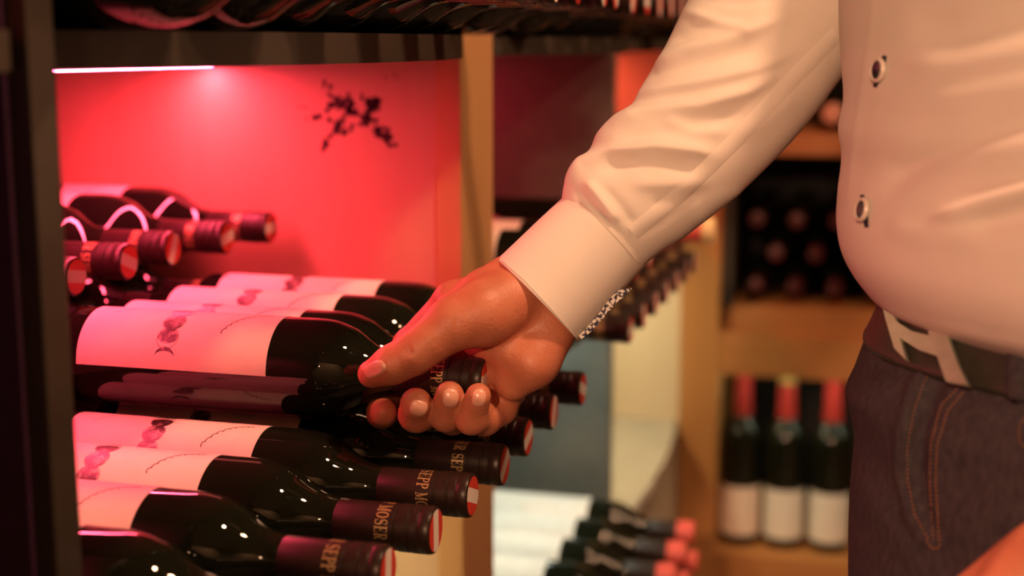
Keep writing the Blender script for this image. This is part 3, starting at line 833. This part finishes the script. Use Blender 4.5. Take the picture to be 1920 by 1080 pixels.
def ribbon(name, bvh, cl, half, lift, m_, parent=person, nseg=60, ncross=4, label=None):
    """a raised strip that follows a line on a surface; half-width in pixels at the surface"""
    cl = np.array(cl, float); s = np.r_[0, np.cumsum(np.linalg.norm(np.diff(cl, axis=0), axis=1))]
    q = np.linspace(0, s[-1], nseg + 1); X = np.interp(q, s, cl[:, 0]); Y = np.interp(q, s, cl[:, 1])
    dx, dy = np.gradient(X), np.gradient(Y); L = np.hypot(dx, dy); nx, ny = -dy / L, dx / L
    V, Fc, ok = [], [], []
    for i in range(nseg + 1):
        for j in range(ncross + 1):
            o = (2 * j / ncross - 1) * half
            h = hit(bvh, X[i] + nx[i] * o, Y[i] + ny[i] * o)
            e = lift if 0 < j < ncross else lift * .1
            V.append(tuple(h[0] + h[1] * e) if h else None)
    for i in range(nseg):
        for j in range(ncross):
            k = i * (ncross + 1) + j; f = (k, k + 1, k + ncross + 2, k + ncross + 1)
            if all(V[t] is not None for t in f): Fc.append(f)
    used = sorted({t for f in Fc for t in f}); mp = {t: i for i, t in enumerate(used)}
    return part(name, [V[t] for t in used], [tuple(mp[t] for t in f) for f in Fc], m_, parent, label=label)
def stitches(name, bvh, cl, step, ln, wd, lift, m_, parent=person):
    cl = np.array(cl, float); s = np.r_[0, np.cumsum(np.linalg.norm(np.diff(cl, axis=0), axis=1))]
    V, Fc = [], []; q = 0
    while q < s[-1]:
        pts = []
        for e in (0, ln):
            u = np.interp(q + e, s, cl[:, 0]); v = np.interp(q + e, s, cl[:, 1]); h = hit(bvh, u, v)
            if h: pts.append(h)
        if len(pts) == 2:
            (a, n), (b, n2) = pts; t = (b - a)
            if t.length < .02:
                sd = t.cross(n).normalized() * wd; k = len(V)
                for p in (a - n * .0002, b - n * .0002): V += [p - sd, p + sd]
                V += [(a * .7 + b * .3) + n * lift, (a * .3 + b * .7) + n * lift]
                Fc += [(k, k + 1, k + 4), (k + 1, k + 3, k + 5, k + 4), (k + 3, k + 2, k + 5), (k + 2, k, k + 4, k + 5)]
        q += step
    return part(name, [tuple(v) for v in V], Fc, m_, parent, False, kind='stuff')
ribbon('sleeve_seam', SLV_BVH, [(1186, 437), (1280, 360), (1380, 262), (1470, 165), (1570, 62)], 15, .0009, 'shirt_cotton', label='flat felled seam along the sleeve')

# --- cuff
CF = [((931, 487), (1084, 641), 1.017), ((965, 455), (1115, 606), 1.0175), ((1010, 412), (1158, 556), 1.018), ((1066, 360), (1209, 499), 1.0185)]
CG = sleeve(CF, 40, 144, .96)
# thickness: outer, rolled edge, inner
ctr = CG.mean(1, keepdims=True)
inner = ctr + (CG - ctr) * .955
prof = np.concatenate([inner[::-1], CG], 0)
V = prof.reshape(-1, 3); cfF = grid_faces(prof.shape[0], prof.shape[1])
k0 = 60 * 144 + 36
a_, b_, c_ = (V[cfF[k0][i]] for i in range(3))
if np.cross(b_ - a_, c_ - a_) @ (a_ - CG[20].mean(0)) < 0: cfF = [tuple(reversed(f)) for f in cfF]
cuff = part('cuff', *geo(V, cfF), 'shirt_cotton', label='turned shirt cuff')
CUFF_BVH = BVHTree.FromPolygons([Vector(v) for v in V], cfF)
ribbon('cuff_seam', CUFF_BVH, [(1073, 366), (1120, 408), (1165, 455), (1203, 500)], 2.2, .0003, 'shirt_thread', nseg=30)
ribbon('cuff_stitching', CUFF_BVH, [(941, 488), (985, 527), (1030, 575), (1078, 630)], 1.2, .0004, 'shirt_thread', nseg=30)
# patterned lining peeking out along the cuff opening
def lining():
    pl = [(1088, 634), (1108, 617), (1128, 594), (1150, 566), (1166, 552), (1184, 541)]
    V, Fc = [], []
    for i, (u, v) in enumerate(pl):
        w_ = [5, 8, 8, 9, 11, 2][i]
        for (o, d) in ((-w_, .996), (w_ * .55, .996), (w_ * .55, .999), (-w_, .999)):
            V.append(tuple(dep(u + o * .75, v + o * .66, d + .002)))
    for i in range(len(pl) - 1):
        for j in range(4): Fc.append((i * 4 + j, i * 4 + (j + 1) % 4, i * 4 + 4 + (j + 1) % 4, i * 4 + 4 + j))
    Fc += [(3, 2, 1, 0), tuple(len(V) - 4 + j for j in range(4))]
    return part('cuff_lining', V, Fc, 'paisley_trim', smooth=False, label='navy patterned cuff lining')
lining()

# --- shirt buttons with their buttonholes
def button(u, v, tilt):
    P, n = hit(SHIRT_BVH, u, v)
    q = n.to_track_quat('Z', 'Y').to_matrix().to_4x4()
    b = bpy.data.objects.new('button', G_BTN); C.objects.link(b); b.parent = person; b.matrix_parent_inverse = PINV
    b.matrix_world = Matrix.Translation(P + n * .0012) @ q @ Matrix.Diagonal((1.22, 1.22, 1.1, 1))
    r = link(bpy.data.objects.new('button_rim', G_RIM), b)
    V = []
    for (o, w_) in ((-29, 3.5), (-16, 5.5), (16, 5.5), (33, 3.5)):
        du, dv = math.sin(math.radians(tilt)), math.cos(math.radians(tilt))
        for s_ in (-1, 1):
            h = hit(SHIRT_BVH, u - o * du + s_ * w_ * dv, v + o * dv + s_ * w_ * du); V.append(tuple(h[0] + h[1] * .0007))
    o_ = part('buttonhole', V, [(0, 1, 3, 2), (2, 3, 5, 4), (4, 5, 7, 6)], 'thread_navy', smooth=False)
G_BTN = lathe('button', [(0, .0046), (.0012, .0046), (.0020, .0040), (.0016, .0028), (.0016, .0005)], 'button_navy', 28)
G_RIM = lathe('button_rim', [(0, .0044), (0, .0060), (.0014, .0063), (.0024, .0058), (.0026, .0050), (.0020, .0044)], 'button_rim', 32, caps=(False, False))
button(1652, 132, 18); button(1622, 394, -8)

# --- jeans
JN = [(540, 1655, .955, .120, .150), (575, 1643, .952, .128, .158), (600, 1634, .950, .134, .162), (640, 1620, .948, .138, .165), (690, 1601, .945, .142, .168), (730, 1586, .942, .146, .170), (760, 1591, .942, .146, .171),
      (800, 1599, .942, .146, .172), (880, 1596, .942, .146, .172), (950, 1592, .942, .146, .172), (1080, 1590, .942, .146, .172), (1200, 1592, .942, .144, .170)]
JG, JC = fitted_loft(JN, np.linspace(540, 1200, 130), 200, 2.3)
JG = JG[::-1]
Nj = grid_normals(JG)
if (Nj[60, 0] @ np.array(FWD)) < 0: Nj = -Nj
FLY = [(1745, 684), (1722, 718), (1704, 775), (1692, 840), (1693, 900), (1706, 965), (1732, 1012), (1760, 1032)]
JG = fold(JG, Nj, [(FLY, .0062, 12), ([(1770, 690), (1742, 740), (1722, 800), (1716, 880), (1728, 960), (1748, 1005)], -.0062, 15), ([(1790, 735), (1752, 800), (1744, 900), (1752, 1010)], .0016, 12),
                   ([(1590, 735), (1630, 742), (1680, 720)], .0030, 24), ([(1600, 700), (1640, 690), (1690, 660)], -.0025, 20), ([(1600, 800), (1640, 870), (1690, 950), (1760, 1040), (1830, 1090)], -.0025, 26),
                   ([(1600, 880), (1650, 960), (1720, 1050)], .0022, 22), ([(1790, 800), (1860, 770), (1930, 760)], .0018, 26), ([(1780, 900), (1850, 880), (1930, 900)], -.0018, 30), ([(1800, 980), (1870, 960), (1930, 980)], .0018, 26)])
V = list(map(tuple, JG.reshape(-1, 3))); jF = grid_faces(JG.shape[0], JG.shape[1], True, False)
jF = orient(V, jF, JG.mean((0, 1)))
JEANS_BVH = BVHTree.FromPolygons([Vector(v) for v in V], jF)
zc0 = JG[0][:, 2].mean(); cj = JC[-1]
RIGHT = -LEFT
def tube(path, rad, n=36, e2s=1.0):
    rows = []
    for i, p in enumerate(path):
        T = (Vector(path[min(i + 1, len(path) - 1)]) - Vector(path[max(i - 1, 0)])).normalized()
        e1 = FWD - T * FWD.dot(T); e1.normalize(); e2 = T.cross(e1)
        r = rad[i]
        rows.append([tuple(Vector(p) + e1 * r * math.cos(2 * math.pi * k / n) + e2 * r * e2s * math.sin(2 * math.pi * k / n)) for k in range(n)])
    return [v for r in rows for v in r], grid_faces(len(path), n, True, True)
for sd in (-1, 1):
    hip = cj + LEFT * sd * .088 + Vector((0, 0, .10)); kn = cj + LEFT * sd * .105 + FWD * .015; an = cj + LEFT * sd * .115 - FWD * .03
    v2, f2 = tube([hip, Vector((hip.x, hip.y, zc0 - .02)), Vector((kn.x, kn.y, .50)), Vector((kn.x, kn.y, .44)), Vector((an.x, an.y, .10)), Vector((an.x, an.y, .03))], [.085, .092, .070, .068, .060, .060])
    k = len(V); V += v2; jF = list(jF) + [tuple(k + i for i in reversed(f)) for f in f2]
    # shoe
    sp = [Vector((an.x, an.y, .045)) - FWD * .075, Vector((an.x, an.y, .05)) - FWD * .06, Vector((an.x, an.y, .055)) + FWD * .0, Vector((an.x, an.y, .048)) + FWD * .08, Vector((an.x, an.y, .035)) + FWD * .16, Vector((an.x, an.y, .028)) + FWD * .205]
    rr = [.020, .040, .048, .045, .032, .010]; rows = []
    for p, r in zip(sp, rr):
        rows += [tuple(p + LEFT * r * .95 * math.cos(2 * math.pi * q / 20) + Vector((0, 0, max(-p.z + .002, r * math.sin(2 * math.pi * q / 20))))) for q in range(20)]
    part('shoe', rows, orient(rows, grid_faces(6, 20, True, True), np.mean(rows, 0)), 'shoe_leather')
jeans = part('jeans', V, jF, 'denim', label='dark indigo jeans')
stitches('fly_stitching', JEANS_BVH, [(1796, 728), (1764, 760), (1746, 830), (1743, 900), (1748, 985), (1750, 1014)], 8.5, 6, .0006, .0006, 'stitch_orange')
stitches('fly_stitching', JEANS_BVH, [(1806, 735), (1776, 772), (1757, 835), (1754, 905), (1760, 990), (1762, 1026), (1748, 1030), (1735, 1012)], 8.5, 6, .0006, .0006, 'stitch_orange')
stitches('fly_edge_stitching', JEANS_BVH, [(u + 9, v) for u, v in FLY[:-1]], 8.5, 6, .0005, .0004, 'stitch_orange')
stitches('pocket_stitching', JEANS_BVH, [(1925, 775), (1910, 800), (1912, 830), (1935, 850)], 8.5, 6, .0005, .0005, 'stitch_orange')

# --- belt and buckle
BT = [(545, 1655, .951, .124, .154), (580, 1641, .949, .1335, .1625), (610, 1628, .947, .1395, .1675), (636, 1618, .945, .142, .1695), (640, 1621, .946, .1400, .1672)]
BG, _ = fitted_loft(BT, [545, 570, 595, 615, 626, 634, 637, 640], 200, 2.3)
BG = BG[::-1]
V = list(map(tuple, BG.reshape(-1, 3))); part('belt', V, orient(V, grid_faces(BG.shape[0], 200), BG.mean((0, 1))), 'belt_leather', label='dark leather belt')
BELT_BVH = BVHTree.FromPolygons([Vector(v) for v in V], grid_faces(BG.shape[0], 200))
BJ_BVH = BVHTree.FromPolygons([Vector(tuple(v)) for v in list(map(tuple, BG.reshape(-1, 3))) + list(map(tuple, JG.reshape(-1, 3)))], grid_faces(BG.shape[0], 200) + [tuple(i + BG.shape[0] * 200 for i in f) for f in grid_faces(JG.shape[0], 200)])
def buckle():
    pol = [(1657, 566), (1673, 577), (1686, 607), (1716, 626), (1748, 634), (1746, 621), (1780, 629), (1803, 690), (1821, 727), (1780, 720), (1763, 672), (1727, 660), (1693, 638), (1706, 681), (1683, 658), (1667, 605)]
    H = [h for h in (hit(BJ_BVH, u, v) for u, v in pol) if h]
    Q = np.array([tuple(h[0]) for h in H]); c = Q.mean(0)
    nrm = Vector(np.linalg.svd(Q - c)[2][2])
    if nrm.dot(FW) > 0: nrm = -nrm
    a = Vector(c) + nrm * (max((Q - c) @ np.array(nrm)) + .0015)
    def on(u, v):
        q = ray(u, v); return EYE + q * ((a - EYE).dot(nrm) / q.dot(nrm))
    V, Fc = [], []
    n = len(pol)
    for o in (.0032, .0026, 0):
        for (u, v) in pol: V.append(tuple(on(u, v) + nrm * o))
    Fc.append(tuple(range(n)))
    for L in (0, 1):
        for i in range(n): Fc.append((L * n + i, L * n + (i + 1) % n, (L + 1) * n + (i + 1) % n, (L + 1) * n + i))
    Fc.append(tuple(reversed(range(2 * n, 3 * n))))
    return part('belt_buckle', V, Fc, 'buckle_silver', smooth=False, label='silver H-shaped buckle')
buckle()
ribbon('belt_loop', BJ_BVH,
       [(1903, 640), (1905, 700), (1906, 752)], 19, .0030, 'denim', nseg=24)

# --- left arm: sleeve, cuff and hand
cS = TCs[8] if len(TCs) > 8 else TCs[0]
shL = Vector(TCs[10]) + LEFT * .16
cB = Vector(TCs[80]); elL = Vector((cB.x, cB.y, 1.13)) + LEFT * .285 - FWD * .02; wrL = dep(2050, 1012, .755)
pth = [shL, shL.lerp(elL, .5), elL, elL.lerp(wrL, .5), wrL]
v2, f2 = tube(pth, [.075, .066, .058, .050, .043], 40)
part('sleeve', v2, orient(v2, f2, np.mean(v2, 0)), 'shirt_cotton', label='left sleeve')
def left_hand():
    W_ = dep(2018, 1052, .757); A = (dep(1932, 1190, .752) - W_).normalized(); B = A.cross(FW).normalized()
    if B.z < 0: B = -B                                           # upper edge of the hand
    Nn = A.cross(B)
    if Nn.dot(FW) > 0: Nn = -Nn                                  # back of the hand faces the viewer
    fd = Field(np.array(W_) - .22, np.array(W_) + .22, .0035)
    g = lambda a, b, n: np.array(W_ + A * a + B * b + Nn * n)
    f = fd.cone(np.array(W_ + (elL - W_).normalized() * .10), g(.0, 0, 0), .030, .028)
    for k, (b, L_) in enumerate([(.030, .095), (.010, .10), (-.010, .095), (-.029, .088)]):
        f = smin(f, fd.cone(g(.01, b * .6, 0), g(L_, b, 0), .018, .0135), .012)
        c = fd.chain([g(L_, b, 0), g(L_ + .040, b * 1.1, -.010), g(L_ + .060, b * 1.1, -.030), g(L_ + .062, b * 1.1, -.050)], [.0125, .0110, .0100, .0085], .004)
        f = smin(f, c, .002 + .008 * np.exp(-(fd.dist(g(L_, b, 0)) / .015) ** 2))
    f = smin(f, fd.chain([g(.02, .015, -.015), g(.06, .028, -.028), g(.095, .030, -.040), g(.118, .026, -.046)], [.020, .0155, .0125, .009], .006), .008)
    return surface_nets(f, fd.org, fd.h)
lv_, lf_ = left_hand()

# --- body: one mesh, the hands in full, the rest under the clothes
def core():
    c0 = Vector(TCs[60]); top = Vector(TCs[3])
    fd = Field(np.array((min(c0.x, shR.x, shL.x) - .30, min(shL.y, c0.y) - .30, .80)), np.array((max(c0.x, shR.x, shL.x) + .35, max(shR.y, c0.y) + .35, 1.86)), .011)
    zt = top.z
    R = np.array([FWD, LEFT, (0, 0, 1)]).T
    f = fd.ell(c0 + Vector((0, 0, .05)), (.11, .135, .25), R)
    f = smin(f, fd.ell(Vector((top.x, top.y, zt - .16)), (.085, .15, .13), R), .04)
    nk = Vector((top.x, top.y, zt)); hd = nk + Vector((0, 0, .20)) + FWD * .03
    f = smin(f, fd.cone(np.array(nk - Vector((0, 0, .05))), np.array(nk + Vector((0, 0, .10)) + FWD * .012), .066, .060), .03)
    f = smin(f, fd.ell(hd, (.098, .078, .118), R), .02)
    f = smin(f, fd.ell(hd + FWD * .03 - Vector((0, 0, .075)), (.055, .055, .05), R), .03)
    f = smin(f, fd.cone(np.array(hd + FWD * .098 + Vector((0, 0, .01))), np.array(hd + FWD * .112 - Vector((0, 0, .035))), .009, .015), .012)
    for s_ in (-1, 1): f = smin(f, fd.ell(hd + LEFT * s_ * .080 - Vector((0, 0, .01)), (.02, .010, .032), R), .008)
    V_, F_ = surface_nets(f, fd.org, fd.h)
    return V_, F_, hd
cv, cf, HD = core()
fore = tube([Vector(SG[i].mean(0)) for i in (4, 50, 100, 150, 188, 199)], [.022, .028, .032, .034, .036, .038], 28)
fore2 = tube([wrL + (elL - wrL).normalized() * .02, elL, shL], [.026, .036, .045], 28)
AV, AF = [], []
for (vv, ff) in ((hv, hf), (lv_, lf_), (cv, cf), fore, fore2):
    k = len(AV); AV += [tuple(v) for v in vv]; AF += [tuple(int(i) + k for i in f) for f in ff]
body = part('body', AV, AF, 'skin', label='warm red-lit skin of the hands')
# hair, eyes
R = Matrix((FWD, LEFT, Vector((0, 0, 1)))).transposed()
def ellip(c, r, lo, hi, n=24, m_=12):
    V, = [[]]
    for i in range(m_ + 1):
        t = lo + (hi - lo) * i / m_
        for k in range(n):
            a = 2 * math.pi * k / n; V.append(tuple(Vector(c) + R @ Vector((r[0] * math.cos(t) * math.cos(a), r[1] * math.cos(t) * math.sin(a), r[2] * math.sin(t)))))
    return V, grid_faces(m_ + 1, n, True, True)
part('hair', *ellip(HD + Vector((0, 0, .012)) - FWD * .012, (.100, .084, .120), .25, 1.5), 'hair')
for s_ in (-1, 1): part('eye', *ellip(HD + FWD * .083 + LEFT * s_ * .032 + Vector((0, 0, .012)), (.012, .014, .009), -1.5, 1.5, 16, 8), 'eye_white')

# --- finger nails laid on the finger tips
def nail(cu, cv, ru, rv, ang, lift=.0007):
    V, Fc = [], []; nr, na = 5, 22; ca, sa = math.cos(math.radians(ang)), math.sin(math.radians(ang))
    h = hit(HAND_BVH, cu, cv); V.append(tuple(h[0] + h[1] * (lift + .0002)))
    for r in range(1, nr + 1):
        for k in range(na):
            t = 2 * math.pi * k / na; q = r / nr
            x, y = ru * q * np.sign(math.cos(t)) * abs(math.cos(t)) ** .75, rv * q * np.sign(math.sin(t)) * abs(math.sin(t)) ** .75
            h = hit(HAND_BVH, cu + x * ca - y * sa, cv + x * sa + y * ca)
            if h is None: h = (dep(cu, cv, 1.0), -FW)
            V.append(tuple(h[0] + h[1] * (lift if r < nr else -.0003)))
    for k in range(na): Fc.append((0, 1 + k, 1 + (k + 1) % na))
    for r in range(nr - 1):
        for k in range(na): Fc.append((1 + r * na + k, 1 + (r + 1) * na + k, 1 + (r + 1) * na + (k + 1) % na, 1 + r * na + (k + 1) % na))
    return part('fingernail', V, Fc, 'nail', body if False else person)
nail(703, 692, 23, 15, -28); nail(785, 765, 18, 16, 15); nail(845, 746, 16, 19, 5); nail(898, 746, 14, 18, 8)
